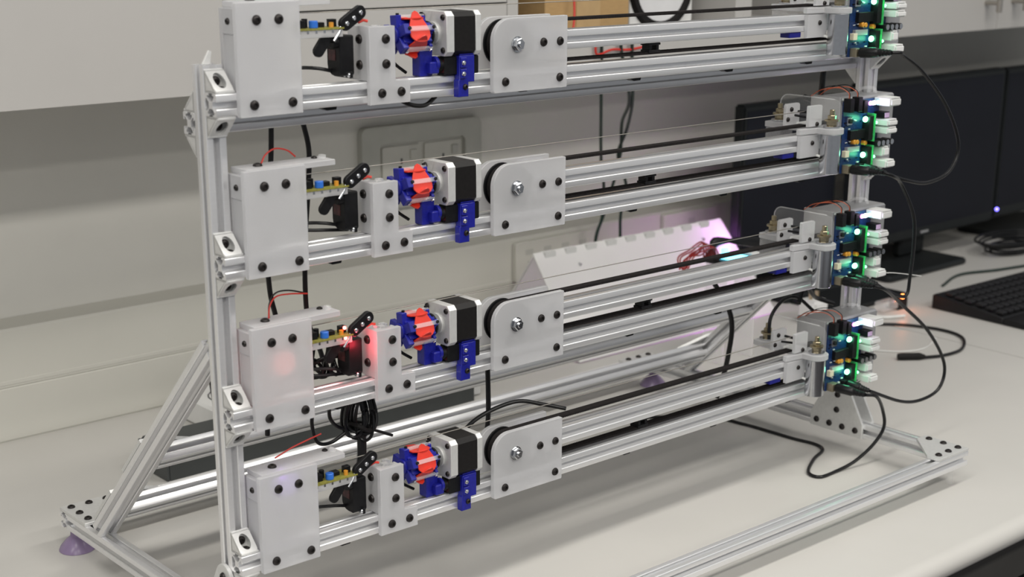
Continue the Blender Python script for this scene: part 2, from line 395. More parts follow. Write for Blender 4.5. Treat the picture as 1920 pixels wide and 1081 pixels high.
# gusset plates at the foot of each post, one each side
for x0, x1 in PX:
    for k, (a, c) in enumerate(((x0-4.1, x0-0.1), (x1+0.1, x1+4.1))):
        poly = [(-14, -519), (74, -519), (74, -499), (46, -446)]+arc(30, -446, 14, 0, 180, 8)[1:-1]+[(16, -446), (-14, -499)]
        b = MB(); b.prism(poly, 'x', a, c, 0.4); p = F(b.build('gusset_plate', ALU_PLATE, frame))
        for y, z in ((63, -509), (41, -509), (19, -509), (-3, -509), (30, -487), (30, -465), (30, -445)):
            if k == 0: bolt(p, (a-0.1, y, z), '-x')
            else: bolt(p, (c+0.1, y, z), '+x')
# suction feet
for x, y in ((10, 400), (XR0+16, 400), (10, -150)):
    b = MB(); b.lathe([(0, -519.2), (6, -519.2), (7, -528), (12, -532), (19, -540), (21, -544.6), (19, -545), (0, -545)], 'z', (x, y, 0), 24); F(b.build('suction_foot', PURPLE, frame))
b = MB(); b.lathe([(0, -519.2), (4, -519.2), (4.5, -544), (4, -545), (0, -545)], 'z', (972, -152, 0), 18); F(b.build('bumper_foot', CLEAR, frame))
# slot cover strip of dull metal on the post: cable entry tab at top of left post
b = MB(); b.prism([(5, 43.2), (12, 43.2), (14, 54), (12, 55)], 'y', 28, 31, mtx=None); F(b.build('end_tab', NYLON, frame))

# ------------------------------------------------------------------ one string module (row-local mm)
LX = XR1
def module(parent):
    P = parent
    rail('x', 10, 10, 0, LX).build('lower_rail', ALU, P)
    rail('x', 10, 46.3, 366, 880).build('upper_rail', ALU, P)
    for x in (0, XR0):
        bracket(P, (x, 0, 20.1)); bracket(P, (x, 0, -0.1), True)
    # ---- pickup housing
    b = MB(); b.prism(rrect(20, 85, -1.6, 96.5, 1.0, 2), 'y', -6, -0.2, 0.4); h = b.build('pickup_housing', FROST, P)
    b = MB(); b.prism(rrect(22, 85, 20.6, 91.5, 1, 2), 'y', 21, 26, 0.3); b.build('back_plate', FROST, h)
    b = MB(); b.box(22.5, 27.5, 0, 20.8, 21, 69, 0.3); b.build('side_plate', FROST, h)
    b = MB(); b.box(21.5, 34, 0.2, 20.6, 69.5, 91.6, 0.6); b.build('nut_block', FROST, h)
    b = MB(); b.prism(rrect(26, 122, -0.1, 27, 1.2, 2), 'z', 91.8, 97, 0.4); b.build('top_plate', FROST, h)
    for x, z in ((40.3, 81.5), (62.9, 81.5), (34.3, 8.8), (74, 8.7)): bolt(h, (x, -6.1, z))
    bolt(h, (21.3, 10, 80.5), '-x', BOLTS); bolt(h, (46, 13, 97.1), '+z')
    # ---- pickup board on its carrier
    b = MB(); b.box(86, 136, 2, 9, 62.5, 69.2, 0.3); c = b.build('pickup_carrier', FROST, P)
    b = MB(); b.box(84, 137, 1, 22, 69.5, 71.1); p = b.build('pickup_board', PCBY, P)
    b = MB(); b.cyl('z', (107, 6.5, 0), 4.2, 71.1, 77.5, 16, 0.5); b.build('trimmer', TRIM, p)
    b = MB(); b.box(91, 99, 6, 16, 71.1, 78, 0.4); b.build('chip', BLACKP, p)
    b = MB(); b.box(112, 121, 9, 16, 71.1, 75.5, 0.4); b.build('chip', BLACKP, p)
    b = MB(); b.cyl('z', (126, 6, 0), 2.2, 71.1, 75.5, 10); b.build('capacitor', ORANGE, p)
    b = MB(); b.cyl('z', (103, 15, 0), 2.8, 71.1, 79, 10); b.build('capacitor', BLACKP, p)
    for i in range(5):
        b = MB(); b.box(88+i*9, 90+i*9, 1.6, 3.2, 66.5, 69.4); b.build('pin', STEEL, p)
    b = MB(); b.box(127, 134, 9, 15, 71.1, 78, 0.3); b.build('sensor', BLACKP, p)
    # ---- damper servo with horn and arm
    b = MB(); b.prism(rrect(7, 28, 26, 63, (3, 10, 1.5, 1.5), 4), 'x', 135, 151, 0.6); b.box(144, 147.5, 4, 31, 24, 30, 0.5); b.cyl('x', (0, 12, 57), 5.6, 129, 135, 16, 0.6)
    s = b.build('damper_servo', BLACKP, P)
    b = MB(); b.box(134.6, 134.95, 14, 25, 40, 50); b.build('label', DKLABEL, s)
    mh = Matrix.Translation((114, 6, 54)) @ Matrix.Rotation(math.radians(-51), 4, 'Y')
    b = MB(); b.prism(rrect(-10, 12, -5.4, 5.4, 5.3, 4), 'y', -1.8, 1.8, 0.4, mtx=mh); b.tube([(120, 7, 61), (128, 10, 60), (133, 12, 58)], 3.2, 10); b.build('horn', BLACKP, s)
    mt = Matrix.Translation((147.5, 3.5, 78.6)) @ Matrix.Rotation(math.radians(-31), 4, 'Y')
    b = MB(); b.prism(rrect(-15.5, 15.5, -6.2, 6.2, 5.6, 4), 'y', -2.4, 2.4, 0.5, mtx=mt); arm = b.build('damper_arm', BLACKP, s)
    for k in (-9, 0, 9):
        q = mt @ Vector((k, -2.5, 0)); bolt(arm, q, '-y', BOLTC, 'screw')
    b = MB(); b.tube([(135, 3, 72), (132, 2, 66), (126, 2, 59)], 1.3, 8); b.build('link', STEEL, s)
    b = MB(); b.tube([(156, 6, 74), (161, 5, 76), (165, 4, 75)], 1.3, 8); b.build('felt_tip', RED, s)
    for y in (6, 12):
        bolt(s, (143.8, y, 27), '-x', BOLTC, 'screw')
    # ---- servo bracket on a short upright extrusion
    rail('z', 176.5, 10, 20.1, 70).build('upright_extrusion', ALU, P)
    b = MB(); b.prism([(159.5, -1.2), (205.5, -1.2), (206, -0.7), (206, 19.4), (205.5, 20), (189, 21), (189, 70), (188.5, 70.5), (160, 70.5), (159.5, 70)], 'y', -6, -0.2, 0.4); s = b.build('servo_bracket', FROST, P)
    b = MB(); b.prism(rrect(0, 30, 20.6, 70.4, 1, 2), 'x', 160.3, 166.2, 0.4); b.build('side_plate', FROST, s)
    for x, z in ((178, 58.9), (178, 36), (172.5, 9.2), (195, 9.4)): bolt(s, (x, -6.1, z))
    for z in (58.5, 35): bolt(s, (160.2, 11, z), '-x')
    # ---- stepper motor
    cy, cz = 10.5, 60.0
    def sq(hh, c): return [(cy-hh, cz-hh+c), (cy-hh+c, cz-hh), (cy+hh-c, cz-hh), (cy+hh, cz-hh+c), (cy+hh, cz+hh-c), (cy+hh-c, cz+hh), (cy-hh+c, cz+hh), (cy-hh, cz+hh-c)]
    b = MB(); b.prism(sq(20.6, 4.6), 'x', 256.6, 283); s = b.build('stepper_motor', MOTORB, P)
    b = MB(); b.prism(sq(21.1, 4.2), 'x', 247, 256.5, 0.4); b.cyl('x', (0, cy, cz), 11, 245, 247.2, 24, 0.4); c = b.build('end_cap', CHROME if False else ALU_PLATE, s)
    for dy in (-15.5, 15.5):
        for dz in (-15.5, 15.5): bolt(c, (246.9, cy+dy, cz+dz), '-x', BOLTS, 'screw')
    b = MB(); b.prism(sq(21.1, 4.2), 'x', 283.1, 290, 0.4); b.build('end_cap', ALU_PLATE, s)
    b = MB(); b.cyl('x', (0, cy, cz), 2.5, 236, 245, 12); b.cyl('x', (0, cy, cz), 7.5, 240, 244.8, 20, 0.6); b.build('shaft', CHROME, s)
    # ---- pick wheel: blue hub, five red plectra clamped by clear bars
    b = MB(); b.cyl('x', (0, cy, cz), 11.5, 203, 237, 20, 0.8); b.cyl('x', (0, cy, cz), 8, 198, 203, 16, 0.6)
    angs = [85, 157, 229, 301, 13]
    for a in angs:
        r_ = math.radians(a); mt = Matrix.Translation((0, cy, cz)) @ Matrix.Rotation(r_, 4, 'X')
        b.box(200, 206.5, 6, 18.6, -5, 5, 0.6, mt); b.box(232.5, 236.5, 6, 17, -3.2, 3.2, 0.6, mt); b.box(203, 236, 9, 13.4, -6.5, 4.5, 0.6, mt)
    w = b.build('pick_wheel', BLUE, P)
    b = MB(); b.cyl('x', (0, cy, cz), 12, 237.3, 240, 24, 0.5); b.build('flange', BLACKP, w)
    pick = [(0, 18), (-3, 16.5), (-7, 10), (-10.5, 3), (-12, -3), (-11.3, -7.5), (-8, -11), (-4, -12.6), (0, -13), (4, -12.6), (8, -11), (11.3, -7.5), (12, -3), (10.5, 3), (7, 10), (3, 16.5)]
    for a in angs:
        r_ = math.radians(a)
        # local frame: x along the shaft, radial out = (cos a, sin a) in (y, z), tip along (sin a, -cos a)
        mt = Matrix(((1, 0, 0, 219.5), (0, math.cos(r_), math.sin(r_), cy), (0, math.sin(r_), -math.cos(r_), cz), (0, 0, 0, 1)))
        b = MB(); b.prism(pick, 'y', 14.0, 15.4, 0.2, mtx=mt); b.build('plectrum', RED, w)
        b = MB(); b.box(-16, 16.5, 15.7, 18.6, -2.2, 2.2, 0.3, mt); cb = b.build('clamp_bar', CLEARB, w)
        for xx in (-14, 14.5):
            q = MB(); q.cyl('y', (xx, 0, 0), 1.7, 18.6, 20.4, 10, 0.3); bmesh.ops.transform(q.bm, matrix=mt, verts=q.bm.verts[:]); q.build('screw', STEEL if a in (229, 301) else BLACKP, cb)
    # ---- blue support post under the wheel and lift servo in its blue mount
    b = MB(); b.box(225.5, 241, 4, 17, 20.2, 47, 0.8); b.build('wheel_support', BLUE, P)
    b = MB(); b.box(249, 292, -4.5, 9, 20.4, 38, 1.0); b.cyl('x', (0, 2, 30), 6.2, 244, 249, 16, 0.5); s = b.build('lift_servo', BLACKP, P)
    b = MB(); b.box(248.8, 249, -3, 3, 23, 35); b.build('label', DKLABEL, s)
    b = MB(); b.cyl('x', (0, 3, 31.5), 7.5, 240.6, 244, 18, 0.5); b.box(233, 244, -3, 8, 22.5, 34, 1.2); b.build('cam', BLUE, s)
    b = MB(); b.prism([(263, -1), (275.5, -1), (275.5, 13), (283, 13), (283, 38.6), (264, 38.6), (264, 16), (263, 15)], 'y', -8.5, -0.3, 0.5); b.box(266, 291, -6.5, 9.5, 38.6, 40.2, 0.4); b.box(264.5, 272, -10.5, -8.4, 17, 26, 0.5); b.box(264.5, 272, -10.5, -8.4, 27.2, 37, 0.5)
    s = b.build('servo_mount', BLUE, P)
    bolt(s, (267.6, -10.6, 32), '-y', BOLTC, 'screw'); bolt(s, (267.6, -10.6, 21.5), '-y', BOLTC, 'screw'); bolt(s, (271, -8.6, 8.6), '-y', BOLTS)
    # ---- pulley and its plates
    b = MB(); b.prism(rrect(309.6, 409.6, -1.2, 71.6, (3, 1.5, 1.5, 22), 8), 'y', -6, -0.2, 0.5); s = b.build('pulley_plate', FROST, P)
    b = MB(); b.prism(rrect(309.6, 409.6, 20.6, 71.6, (3, 1.5, 1.5, 22), 8), 'y', 20.3, 26, 0.5); b.build('back_plate', FROST, s)
    b = MB(); b.box(364, 400, 20.3, 24, 57.2, 70, 0.4); b.build('spacer', FROST, s)
    for x, z in ((376, 46.1), (398.8, 46.1), (398.8, 9.5), (324.9, 9.5)): bolt(s, (x, -6.1, z))
    b = MB(); b.lathe([(0, -7.2), (7.8, -7.2), (7.8, -6.1), (0, -6.1)], 'y', (340.3, 0, 45.8), 24); w = b.build('washer', CHROME, s)
    b = MB(); b.lathe([(0, -13.4), (2.6, -13.4), (3.0, -12.8), (3.0, -7.3), (0, -7.3)], 'y', (340.3, 0, 45.8), 14)
    b.prism([(340.3+6.4*math.cos(math.radians(60*i+15)), 45.8+6.4*math.sin(math.radians(60*i+15))) for i in range(6)], 'y', -11.6, -7.3, 0.7); b.build('axle_nut', CHROME, s)
    b = MB(); n = 48; poly = []
    for i in range(n):
        a = 2*math.pi*i/n; da = math.pi/n*0.5
        poly += [(340.3+r*math.cos(a+d), 45.8+r*math.sin(a+d)) for r, d in ((20.2, -da*1.2), (18.9, -da*.6), (18.9, da*.6), (20.2, da*1.2))]
    b.prism(poly, 'y', 3, 17.5); b.cyl('y', (340.3, 0, 45.8), 23.5, 1.0, 2.8, 40, 0.3); b.cyl('y', (340.3, 0, 45.8), 23.5, 17.7, 19.6, 40, 0.3); b.build('pulley', BLACKP, P)
    # ---- toothed belt: closed loop with teeth on its inner side
    r0, r1, x1, zc = 20.4, 22.2, 905.0, 45.8
    outer, inner = [], []
    def put2(x, z, nx, nz, tooth):
        outer.append((x+nx*r1, z+nz*r1)); inner.append((x+nx*(r0-(1.1 if tooth else 0)), z+nz*(r0-(1.1 if tooth else 0))))
    pitch = 2.6; k = 0; x = 340.3
    path = []
    while x < x1:
        path.append((x, zc, 0, 1)); x += pitch/2
    for i in range(1, 24): a = math.pi/2-math.pi*i/24; path.append((x1, zc, math.cos(a), math.sin(a)))
    x = x1
    while x > 340.3:
        path.append((x, zc, 0, -1)); x -= pitch/2
    for i in range(1, 24): a = -math.pi/2-math.pi*i/24; path.append((340.3, zc, math.cos(a), math.sin(a)))
    q = bmesh.new(); rings = []
    for i, (x, z, nx, nz) in enumerate(path):
        straight = abs(nx) < 1e-6
        dd = (1.3 if (i % 2 and straight) else 0)
        xs = x
        ro, ri = r1, r0-dd
        rings.append([q.verts.new((xs+nx*ro, 5, z+nz*ro)), q.verts.new((xs+nx*ro, 15, z+nz*ro)), q.verts.new((xs+nx*ri, 15, z+nz*ri)), q.verts.new((xs+nx*ri, 5, z+nz*ri))])
    for A, B in zip(rings, rings[1:]+rings[:1]):
        for k in range(4): q.faces.new((A[k], A[(k+1) % 4], B[(k+1) % 4], B[k]))
    bmesh.ops.recalc_face_normals(q, faces=q.faces[:]); b = MB(); b._merge(q); b.build('toothed_belt', BELTM, P, 20)
    # belt clamp riding on the lower run
    b = MB(); b.box(541, 558, 3, 17, 25.6, 28.4, 0.4); b.box(542, 546, 4, 16, 28.4, 35.6, 0.4); b.box(553, 557, 4, 16, 28.4, 35.6, 0.4); b.box(540, 559, 3.5, 16.5, 33.4, 35.8, 0.4); b.build('belt_clamp', BLACKP, P)
    for x in (120, 356, 522, 675, 822):
        b = MB(); b.prism([(x-9, -0.2), (x+9, -0.2), (x+8, -3.4), (x-2, -3.6)], 'y', 5, 14); b.build('wire_clip', BLACKP, P)
    # ---- string
    b = MB(); b.tube([(84, 10, 84.5), (200, 10, 84.5), (500, 10, 84), (835, 10, 83.5)], 0.5, 6); b.build('music_string', STRING, P)
    # ---- right-hand bridge and solenoids
    b = MB(); b.prism([(804, 29), (841, 29), (841, 56), (804, 56)], 'y', -6, -0.2, 0.4); b.prism([(818, 66.5), (843, 66.5), (843, 90.5), (841, 92), (819, 92), (818, 91)], 'y', -6, -0.8, 0.4); s = b.build('bridge_plate', FROST, P)
    b = MB(); b.prism(arc(847, -18, 15.5, -180, 0, 12)+[(862.5, 60), (861, 78), (836, 78), (834, 60), (834, 2), (804, 2), (803, -4), (831.5, -8)], 'z', 57.5, 64.5, 0.6); b.build('top_flange', FROST, s)
    for x, z in ((826.1, 46.4), (833, 69), ): bolt(s, (x, -6.1, z), '-y', BOLTS)
    b = MB(); b.prism([(806, 66.5), (832, 66.5), (832, 91), (830, 93), (808, 93), (806, 91)], 'y', 20.4, 25.4, 0.4); b.build('back_plate', FROST, s)
    bolt(s, (815, 20.2, 86), '-y', BOLTS); bolt(s, (809, 20.2, 74), '-y', BOLTS)
    b = MB(); b.box(826, 846, 0, 20, 66.4, 69.5, 0.3); b.build('saddle', NYLON, s)
    b = MB(); b.cyl('y', (829, 0, 82.6), 1.6, -0.5, 21, 10); b.build('saddle_pin', BLACKP, s)
    b = MB(); b.tube([(812, 12, 80), (826, 6, 77), (842, -1, 73)], 1.5, 8); b.build('lever', BLACKP, s)
    for k, (x, y, mt_) in enumerate(((847, -18, CHROME), (850, 66, CLEARB))):
        if k == 0:
            b = MB(); b.lathe([(0, 8), (12.2, 8), (12.6, 8.6), (12.6, 56.4), (12.2, 57), (0, 57)], 'z', (x, y, 0), 32); o = b.build('solenoid', CHROME, P)
        else:
            b = MB(); b.box(x-13, x+13, y-12, y+12, 30, 57, 1.0); o = b.build('solenoid_mount', CLEARB, P)
        z0 = 64.7
        b = MB(); b.lathe([(0, z0), (10, z0), (10.6, z0+0.8), (10.6, z0+2), (6, z0+2.6), (0, z0+2.6)], 'z', (x, y, 0), 24); b.build('cap_washer', STEEL, o)
        hx = lambda r, t: [(x+r*math.cos(math.radians(60*i+t)), y+r*math.sin(math.radians(60*i+t))) for i in range(6)]
        b = MB(); b.prism(hx(6.2, 0), 'z', z0+2.7, z0+8, 0.5); b.lathe([(0, z0+8.1), (9, z0+8.1), (9, z0+10.2), (0, z0+10.2)], 'z', (x, y, 0), 20)
        b.prism(hx(5.4, 20), 'z', z0+10.3, z0+15.5, 0.5); b.cyl('z', (x, y, 0), 3.2, z0+15.4, z0+22, 12, 0.5); b.build('brass_nut', BRASS, o)
    b = MB(); b.tube([(836, -2, 30), (838, -10, 29), (839, -14, 22), (840, -15, 8)], 1.5, 8, smooth=5); b.build('solenoid_lead', WHITEW, P)
    # clear guard bent over the bridge
    gp = [(y_, z_) for y_, z_ in rrect(-24, 72, 66, 98, (1, 1, 12, 12), 6)]
    b = MB(); b.prism(gp, 'x', 856.5, 858.5); g_ = b.build('clear_guard', CLEAR, P)
    b = MB(); b.tube([(857.5, y_, z_) for y_, z_ in gp[7:22]], 0.8, 6); b.build('guard_edge', CLEARB, g_)
    b = MB(); b.box(782, 803, 3, 18, 29.6, 36, 0.5); b.build('slide_carriage', BLUE, P)
    # ---- grey electronics bracket
    b = MB(); b.prism([(-5.5, 2), (-5.5, 94), (-3, 96), (38, 96), (40, 94), (40, 58), (36, 58), (36, 92), (-1.5, 92), (-1.5, 2)], 'x', 880, 992, 0.3)
    b.box(878, 882, -5.5, 40, 57, 98, 0.4); s = b.build('electronics_bracket', GREYB, P)
    b = MB(); b.tube([(962, 30, 96), (962, 24, 101), (966, 16, 102.5), (970, 10, 101), (971, 8, 96)], 2.2, 8, smooth=4); b.build('cable_loop', CLEARB, P)
    # ---- driver board, components facing the front
    yb = -8.0
    b = MB(); b.prism(rrect(883, 958, 2, 93, 1.5, 2), 'y', yb, -6.2); B_ = b.build('circuit_board', PCBB, P)
    def comp(name, x0, x1, z0, z1, h, m_, bev=0.3, y0=yb):
        b = MB(); b.box(x0, x1, y0-h, y0, z0, z1, bev); return b.build(name, m_, B_)
    comp('header', 882, 890, 80, 97, 11, BLACKP); comp('header', 899, 907, 80, 98, 11, BLACKP); comp('header', 912, 920, 77, 93, 10, BLACKP)
    comp('chip', 894, 926, 44.5, 56, 5.5, BLACKP); comp('chip', 890, 915, 28.5, 35, 5, GREYB); comp('socket_block', 885, 893, 23, 31, 6, CREAM)
    comp('heat_sink', 924, 933, 42, 72, 11, BLACKP); comp('heat_sink', 924, 933, 12, 33, 11, BLACKP)
    comp('driver_board', 933.2, 934.6, 40, 75, 13, PCBG, 0); comp('driver_board', 933.2, 934.6, 9, 35, 13, PCBG, 0)
    comp('button', 888, 898, 63, 73, 4, STEEL, 0.4); b = MB(); b.cyl('y', (893, 0, 68), 3, yb-6, yb-4, 14); b.build('button_cap', BLACKP, B_)
    for x, z in ((903, 41), (909, 40.5), (926, 38)):
        b = MB(); b.cyl('y', (x, 0, z), 3.0, yb-6.5, yb, 12, 0.5); b.build('capacitor', ORANGE, B_)
    for i in range(4):
        b = MB(); b.cyl('y', (940.5+i*9.4, 0, 37), 4.0, yb-16, yb, 14, 0.6); c = b.build('electrolytic_capacitor', BLACKP, B_)
        b = MB(); b.cyl('y', (940.5+i*9.4, 0, 37), 3.4, yb-16.4, yb-15.9, 14); b.build('capacitor_top', STEEL, c)
    def conn(x0, x1, z0, z1, h):
        b = MB(); b.box(x0, x1, yb-h, yb, z0, z1, 0.6); b.box(x0+1.5, x1-1.5, yb-h-2.5, yb-h+0.3, z0+1.4, z1-1.4, 0.5); b.box(x0+3, x1-3, yb-h-1.5, yb-2, z1-0.2, z1+1.3, 0.3); return b.build('white_connector', NYLON, B_)
    conn(946, 968, 84, 94, 24); conn(947, 967, 59, 66.5, 22); conn(947, 967, 49, 56.5, 22); conn(949, 962, 20, 31, 16); conn(949, 968, 5.5, 14.5, 22)
    comp('terminal', 948, 960, 68, 76, 15, BLACKP); comp('terminal_cap', 949.5, 958.5, 69, 75, 1.0, mat('lilac_plastic', (0.62, 0.45, 0.68), 0.4), 0.2, yb-15)
    b = MB(); b.ball((921, yb-6.5, 68.5), 3.6, 12, (1.2, .8, 1)); b.build('green_led', GLED, B_)
    b = MB(); b.ball((921, yb-6.5, 23.3), 3.6, 12, (1.2, .8, 1)); b.build('green_led', GLED, B_)
    for z in (63, 19.5):
        b = MB(); b.ball((941, yb-9, z), 2.0, 10); b.build('small_led', GDOT, B_)
    for x, w_, m_ in ((926.5, 3.0, PLED), (933.5, 5.5, WLED), (942.0, 3.2, CLED)):
        b = MB(); b.ball((x, yb-8.5, 88.5), 2.9, 12, (w_/2.4, .6, 1)); b.build('status_led', m_, B_)
    for i in range(26):
        x = random.choice([random.uniform(885, 900), random.uniform(900, 922)]); z = random.choice([random.uniform(5, 22), random.uniform(57, 78), random.uniform(36, 43)])
        comp('resistor', x, x+random.uniform(1.5, 4), z, z+random.uniform(1, 1.8), random.uniform(1, 2.4), random.choice([NYLON, BLACKP, STEEL, PCBB]), 0)
    comp('power_jack', 887, 900, 2.5, 13, 10, TAN, 0.5); comp('power_jack', 914, 927, 2.5, 12, 8, BLACKP, 0.5)
    # short red and black leads up to the headers
    for x, m_ in ((886, ORW), (903, ORW)):
        b = MB(); b.tube([(x, -13, 97), (x-1, -12, 104), (x-8, -2, 110), (x-14, 20, 106), (x-16, 34, 97)], 0.55, 6, smooth=5); b.build('lead_wire', m_, P)
        b = MB(); b.tube([(x+2, -13, 97), (x+1.5, -11, 105), (x-5, 0, 112), (x-10, 20, 108), (x-14, 35, 97)], 0.55, 6, smooth=5); b.build('lead_wire', CABLE, P)

def lamp(parent, p, col, watts, r=0.003):
    d = bpy.data.lights.new('led_glow', 'POINT'); d.energy = watts; d.color = col; d.shadow_soft_size = r
    o = bpy.data.objects.new('led_glow', d); COL.objects.link(o); o.parent = parent; o.location = Vector(p)*MM; return o
S_ROW = 145.288
MODL = ['topmost string module, its frosted pickup box cut off by the picture edge',
        'second string module from the top, in front of the wall socket box',
        'third string module from the top, its pickup box lit red from inside',
        'lowest string module nearest the bench, violet glow on its top plate']
def copy_tree(o, parent):
    c = o.copy(); COL.objects.link(c); c.parent = parent
    for ch in list(o.children): copy_tree(ch, c)
    return c
mods = []
m0 = thing('string_module', (0, 0, TABLE), MODL[0], 'string module', 'four stacked string modules')
module(m0); mods.append(m0)
proto = list(m0.children)
for k in (1, 2, 3):
    mk = thing('string_module', (0, 0, TABLE-S_ROW*k), MODL[k], 'string module', 'four stacked string modules')
    for ch in proto: copy_tree(ch, mk)
    mods.append(mk)
for k, mk in enumerate(mods):
    lamp(mk, (921, -21, 69), (0.15, 1.0, 0.5), 0.006); lamp(mk, (921, -21, 23), (0.15, 1.0, 0.5), 0.006); lamp(mk, (935, -24, 89), (0.85, 0.6, 1.0), 0.006)
# details that differ from row to row
def red_lead(mk, pts):
    b = MB(); b.tube(pts, 0.8, 6, smooth=6); b.build('red_lead', REDW, mk)
red_lead(mods[1], [(50, 13, 99), (56, 15, 106), (68, 18, 110), (82, 20, 107), (92, 22, 100)])
red_lead(mods[2], [(50, 13, 99), (53, 15, 110), (62, 18, 117), (80, 22, 116), (102, 26, 112)])
b = MB(); b.tube([(51, 14, 99), (54, 17, 112), (63, 20, 120), (80, 24, 119), (102, 28, 112)], 0.8, 6, smooth=6); b.build('black_lead', CABLE, mods[2])
red_lead(mods[3], [(60, 30, 98), (80, 32, 103), (100, 34, 106), (118, 36, 108)])
b = MB(); b.ball((128, 3, 78), 1.8, 10); b.ball((128, 2, 68), 1.8, 10); b.build('red_led', RLED, mods[2])
lamp(mods[2], (142, 0, 58), (1.0, 0.05, 0.08), 0.034, 0.006); lamp(mods[2], (62, 16, 54), (1.0, 0.22, 0.18), 0.016, 0.03)
b = MB(); b.ball((58, 17, 84), 2.0, 10); b.build('violet_led', VLED, mods[3]); lamp(mods[3], (60, 12, 78), (0.45, 0.28, 1.0), 0.005, 0.022)
for mk in (mods[1], mods[2], mods[3]):
    bolt(mk, (110, 18, 97.1), '+z', BOLTS); b = MB(); b.box(112, 117, 8, 14, 97.1, 101, 0.4); b.build('clear_tab', CLEARB, mk)
for i in range(5):
    random.seed(40+i); c = Vector((112+9*i, 38+random.uniform(-4, 6), 31)); b = MB()
    b.tube([c+Vector((11*math.cos(a), 5*math.sin(2*a+i), 9*math.sin(a))) for a in [2*math.pi*k/10 for k in range(10)]], 1.8, 7, closed=True, smooth=3); b.build('spare_lead', CABLE, mods[2])
for x in (112, 130):
    b = MB(); b.tube([(x+6, 40, 66), (x+2, 40, 44), (x-4, 40, 22)], 2.2, 8, smooth=4); b.build('hanging_lead', CABLE, mods[2])
b = MB(); b.tube([(206, 12, -1), (220, 10, -7), (236, 10, -8), (250, 12, -1)], 2.2, 8, smooth=5); b.build('sagging_lead', CABLE, mods[0])
b = MB(); b.tube([(962, -32, 10.5), (990, -31, 6), (1053, -30, -8)], 0.6, 6, smooth=4); b.build('tie_tail', WHITEW, mods[2])
# servo cables tucked behind each bracket
for k, mk in enumerate(mods):
    b = MB(); b.tube([(150, 20, 27), (140, 22, 29), (122, 24, 33), (104, 30, 34), (90, 34, 30)], 1.7, 8, smooth=6); b.build('servo_lead', CABLE, mk)
    if k in (1, 2): b = MB(); b.tube([(150, 24, 23), (138, 26, 24), (118, 28, 26), (100, 32, 27), (88, 34, 22)], 1.7, 8, smooth=6); b.build('servo_lead', CABLE, mk)
    b = MB(); b.tube([(228, 30, 22), (214, 30, 32), (206, 28, 44), (212, 24, 52)], 1.6, 8, smooth=6); b.build('motor_lead', CABLE, mk)

# ------------------------------------------------------------------ cables (top level: each can be pulled out)
def cable(name, pts, r, label, group=None, m_=CABLE, k=8, cat='cable'):
    b = MB(); b.tube([Vector(p)+FO for p in pts], r, 10, smooth=k); o = b.build(name, m_); return tag(o, label, cat, group)
def plug(parent, p, q, m_=CABLE):
    """strain-relieved barrel plug from p (jack) to q (cable)"""
    p, q = Vector(p)+FO, Vector(q)+FO; d = (q-p); L = d.length; d.normalize()
    rot = Vector((0, 0, 1)).rotation_difference(d).to_matrix().to_4x4()
    b = MB(); prof = [(0, 0), (5.8, 0), (6.3, 1), (6.3, L*0.52), (5.2, L*0.56)]
    for i in range(4):
        h = L*(0.58+0.1*i); prof += [(4.9-0.45*i, h), (4.9-0.45*i, h+L*.05), (4.1-0.4*i, h+L*.06), (4.1-0.4*i, h+L*.09)]
    prof += [(0, L)]
    b.lathe(prof, 'z', (0, 0, 0), 16, Matrix.Translation(p) @ rot); return b.build('barrel_plug', m_, parent)
def row(k, z): return z-S_ROW*k
# jumper leads between the driver boards
cA = cable('power_cable', [(900, -61, 10.5), (912, -66, 10), (936, -52, 5), (985.6, -50, -19.1), (1046.7, -50, -67.5), (1082.3, -50, -119.6), (1066.4, -50, -153.5), (1018.8, -50, -163.9), (970, -50, -155.7), (930, -44, -143)], 2.3, 'looping black power cable between the top two circuit boards', 'power jumper cables')
plug(cA, (894, -19, 8), (900, -62, 10.5)); plug(cA, (921, -17, row(1, 7)), (931, -46, row(1, 2)))
cB = cable('power_cable', [(900, -61, row(1, 9)), (918, -66, -143), (958.8, -50, -159.3), (990.6, -50, -201.5), (998.2, -50, -238.1), (995.7, -50, -288.2), (991.6, -50, -310.9), (975, -48, -310), (948, -46, -298), (930, -44, row(2, 2.5))], 2.3, 'black power cable hanging between the second and third circuit boards', 'power jumper cables')
plug(cB, (894, -19, row(1, 8)), (900, -62, row(1, 9))); plug(cB, (921, -17, row(2, 7)), (931, -46, row(2, 2)))
cC = cable('power_cable', [(900, -61, row(2, 8)), (920, -66, -290), (981.1, -50, -322.3), (1049.7, -50, -371.6), (1096.7, -50, -426.5), (1091.5, -50, -460.7), (1051.6, -50, -470.2), (1000.3, -50, -462.3), (931, -45, row(3, 2))], 2.3, 'black power cable looping down to the lowest circuit board', 'power jumper cables')
plug(cC, (894, -19, row(2, 8)), (900, -62, row(2, 8))); plug(cC, (921, -17, row(3, 7)), (931, -46, row(3, 2)))
cD = cable('power_cable', [(900, -61, row(3, 7)), (918, -66, row(3, 2)), (955, -52, -464), (964, -50, -491), (950, -45, -514), (925, -35, -535), (893, -30, -542.5), (858, -29, -542.5), (860, -8, -542.5), (905, 18, -542.5), (944, 33, -542.5), (955, 55, -542.5), (950, 90, -542.5), (948, 135, -542.5), (944, 178, -542.5), (930, 230, -542.5), (860, 290, -542.5)], 2.3, 'black power cable dropping from the lowest board and curling on the bench')
plug(cD, (894, -19, row(3, 8)), (900, -62, row(3, 7)))
